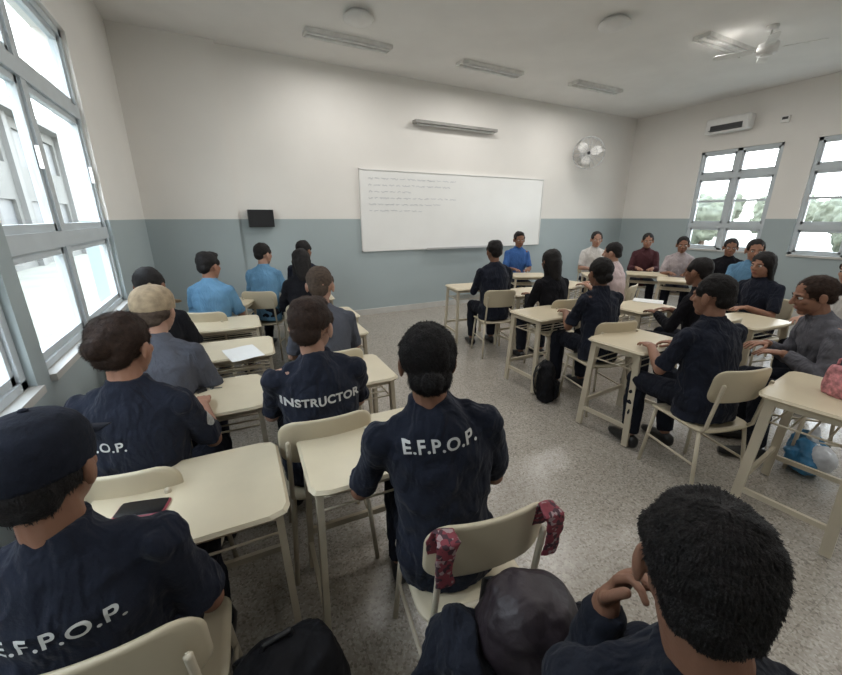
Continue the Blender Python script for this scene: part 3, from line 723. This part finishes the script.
# ------------------------------------------------------------ props
def W2(px, py, z):
    st, ct, sy, cy = math.sin(R(PITCH)), math.cos(R(PITCH)), math.sin(R(YAW)), math.cos(R(YAW))
    r = (px-421)/380; dn = (py-337.5)/380; f = ct-dn*st; up = -st-dn*ct; t = (z-CH)/up
    return t*(f*sy+r*cy), t*(f*cy-r*sy)
x, y = W2(142, 508, .76)
t = thing('phone', 'dark smartphone in a red case lying on the near left desk', 'phone', (x, y, .7525), R(75))
obj('case', [xf(rplate(.080, .150, .009, .012, n=6), Matrix.Translation((0, 0, .009)))], M['red'], t)
obj('screen', [xf(rplate(.070, .138, .002, .008, n=6), Matrix.Translation((0, 0, .0105)))], M['scr'], t)
x, y = W2(208, 388, .76)
t = thing('key_ring', 'small bunch of keys lying on the second left desk', 'keys', (x, y, .7525), .4)
obj('ring', ring((0, 0, .004), .016, .0015, 'z', 16), M['alu'], t, True)
for k in range(3):
    m_ = Matrix.Rotation(k*.7-.6, 4, 'Z')
    obj('key', [xf(box(.014, .07, -.004, .004, .002+k*.002, .004+k*.002), m_), xf(tube((.02, 0, .002+k*.002), (.02, 0, .004+k*.002), .012), m_)], M['dgrey'], t)
obj('fob', [box(-.06, -.012, -.018, .018, 0, .014)], M['black'], t)
def paper(px, py, rz, label):
    x, y = W2(px, py, .755); o = obj('paper_sheet', [xf(rplate(.21, .295, .0012, .003, lambda x, y: .0025*math.sin(x*25), n=6), Matrix.Translation((0, 0, .0052)))], M['paper']); o.location = (x, y, .7525); o.rotation_euler = (0, 0, rz)
    tag(o, label, 'paper')
paper(243, 353, .2, 'white sheet of paper on the desk beside the tan cap')
paper(648, 301, .5, 'white sheet of paper on a desk in the right-hand group')

def backpack(loc, rz, label, m='bag', sc_=1.0, dome=False):
    t = thing('backpack', label, 'backpack', loc, rz); t.scale = (sc_,)*3
    if dome:
        rg = [((0, 0, .0), (.12, 0, 0), (0, .08, 0)), ((0, 0, .03), (.15, 0, 0), (0, .11, 0)), ((0, 0, .25), (.155, 0, 0), (0, .125, 0)), ((0, 0, .34), (.150, 0, 0), (0, .125, 0)), ((0, 0, .41), (.130, 0, 0), (0, .11, 0)), ((0, 0, .46), (.095, 0, 0), (0, .08, 0)), ((0, 0, .485), (.045, 0, 0), (0, .04, 0))]
    else:
        rg = [((0, 0, .0), (.13, 0, 0), (0, .08, 0)), ((0, 0, .03), (.16, 0, 0), (0, .105, 0)), ((0, 0, .20), (.165, 0, 0), (0, .115, 0)), ((0, .0, .36), (.150, 0, 0), (0, .10, 0)), ((0, .01, .44), (.115, 0, 0), (0, .075, 0)), ((0, .012, .475), (.05, 0, 0), (0, .035, 0))]
    obj('main_bag', None, M[m], t, me=fuse([loft(rg, 24)], .009, 3, [(.12, .015 if dome else .03), (-.1, .008)]))
    obj('front_pocket', None, M[m], t, me=fuse([loft([((0, -.10, .04), (.10, 0, 0), (0, .03, 0)), ((0, -.115, .08), (.125, 0, 0), (0, .04, 0)), ((0, -.11, .20), (.12, 0, 0), (0, .035, 0)), ((0, -.095, .25), (.09, 0, 0), (0, .02, 0))], 20)], .008, 3, [(.1, .02)]))
    for s in (-1, 1): obj('shoulder_strap', [loft([(V((s*.07, .06+b_, z)), V((.028, 0, 0)), V((0, .007, 0))) for z, b_ in ((.42, .02), (.36, .07), (.25, .09), (.12, .07), (.05, .03))], 8)], M['black'], t, True)
    if not dome: obj('carry_handle', pipe([V((-.04, .03, .45)), V((-.03, .035, .485)), V((.03, .035, .485)), V((.04, .03, .45))], .007), M['black'], t, True)
    return t
backpack((.0, .80, 0), .15, 'black backpack standing on the floor at the bottom centre-left', sc_=1.15)
backpack((.565, .50, .33), -.45, 'dark dome-topped bag hanging behind the bottom-centre chair', m='bagb', sc_=.95, dome=True)
jk = thing('jacket', 'dark jacket bunched around the dome-topped bag at the bottom centre', 'jacket', (.545, .50, .33), -.45)
pr = [ells((-.15, .0, .20), (.10, .10, .17)), ells((.16, -.01, .20), (.10, .11, .17)), ells((-.09, -.12, .16), (.12, .08, .15)), ells((.10, -.13, .17), (.13, .08, .16)), cap((-.17, -.04, .30), (.0, -.17, .20), .055, .05), cap((.18, -.04, .31), (.02, -.17, .20), .055, .05), ells((0, -.05, .06), (.18, .12, .10))]
obj('jacket_body', None, M['navyd'], jk, me=fuse(pr, .009, 3, [(.1, .03), (-.09, .02)]))
obj('sleeve', None, M['navyd'], jk, me=fuse([cap((-.19, .02, .30), (-.25, -.06, .16), .05, .045), cap((-.25, -.06, .16), (-.20, -.12, .02), .045, .038)], .008, 2, [(-.07, .015)]))
obj('collar', None, M['black_cloth'], jk, me=fuse([cap((-.10, -.155, .27), (.0, -.185, .24), .022, .022), cap((0, -.185, .24), (.10, -.16, .28), .022, .022)], .006, 2))
x, y = W2(546, 384, .15); backpack((x, y, 0), .8, 'black backpack on the floor under the right-hand rows', sc_=.8)
x, y = W2(808, 455, .12)
t = thing('plastic_bag', 'blue and white plastic bag on the floor at the right edge', 'bag', (x, y, 0), .3)
obj('bag_body', None, M['blue'], t, me=fuse([ells((0, 0, .12), (.17, .12, .12)), ells((.08, .02, .16), (.09, .09, .1))], .01, 2, [(.06, .06)]))
obj('bag_lining', None, M['wbag'], t, me=fuse([ells((-.07, -.05, .15), (.09, .08, .09)), cap((0, 0, .2), (.02, 0, .32), .04, .015)], .01, 2, [(.06, .04)]))
x, y = W2(838, 387, .80)
t = thing('handbag', 'pink patterned cloth bag on the desk at the right edge', 'bag', (x, y, .752), 1.0)
obj('bag_body', None, M['pinkbag'], t, me=fuse([loft([((0, 0, 0), (.07, 0, 0), (0, .04, 0)), ((0, 0, .05), (.08, 0, 0), (0, .045, 0)), ((0, 0, .13), (.07, 0, 0), (0, .03, 0)), ((0, 0, .155), (.06, 0, 0), (0, .02, 0))], 20)], .008, 2, [(.08, .02)]))
obj('carry_handle', pipe([V((-.04, 0, .14)), V((-.035, 0, .19)), V((0, 0, .21)), V((.035, 0, .19)), V((.04, 0, .14))], .006), M['pinkbag'], t, True)
def cloth(s, label):
    path = [(-.247, .70), (-.252, .76), (-.258, .82), (-.256, .848), (-.240, .860), (-.222, .850), (-.212, .81), (-.206, .76)]
    rings = []
    for i, (yy, zz) in enumerate(path):
        w_ = .030-.006*math.sin(i*1.7)
        j = min(len(path)-1, i+1); k = max(0, i-1); d = V((0, path[j][0]-path[k][0], path[j][1]-path[k][1])).normalized(); nrm = V((1, 0, 0)).cross(d)
        rings.append((V((s*.165+s*.006*math.sin(i*1.3), yy-.012*(1 if i < 4 else -.4), zz)), V((w_, 0, 0)), nrm*.0065))
    me = fuse([loft(rings, 12)], .004, 1, [(.03, .008)])
    o = obj('patterned_cloth', None, M['pattern'], me=me); o.location = (.62, .89, 0); o.rotation_euler = (0, 0, R(-9)); tag(o, label, 'cloth')
cloth(-1, 'red patterned cloth draped over the left end of the bottom-centre chair back')
cloth(1, 'red patterned cloth draped over the right end of the bottom-centre chair back')

# ------------------------------------------------------------ light
w = bpy.data.worlds.new('sky'); sc.world = w; w.use_nodes = True; nt = w.node_tree; bg = nt.nodes['Background']
tc = nt.nodes.new('ShaderNodeTexCoord'); sp = nt.nodes.new('ShaderNodeSeparateXYZ'); rp = nt.nodes.new('ShaderNodeValToRGB')
nt.links.new(tc.outputs['Generated'], sp.inputs[0]); nt.links.new(sp.outputs['Z'], rp.inputs['Fac']); nt.links.new(rp.outputs['Color'], bg.inputs['Color'])
rp.color_ramp.elements[0].color = (.92, .91, .88, 1); rp.color_ramp.elements[1].color = (.70, .78, .90, 1)
bg.inputs['Strength'].default_value = 12.5
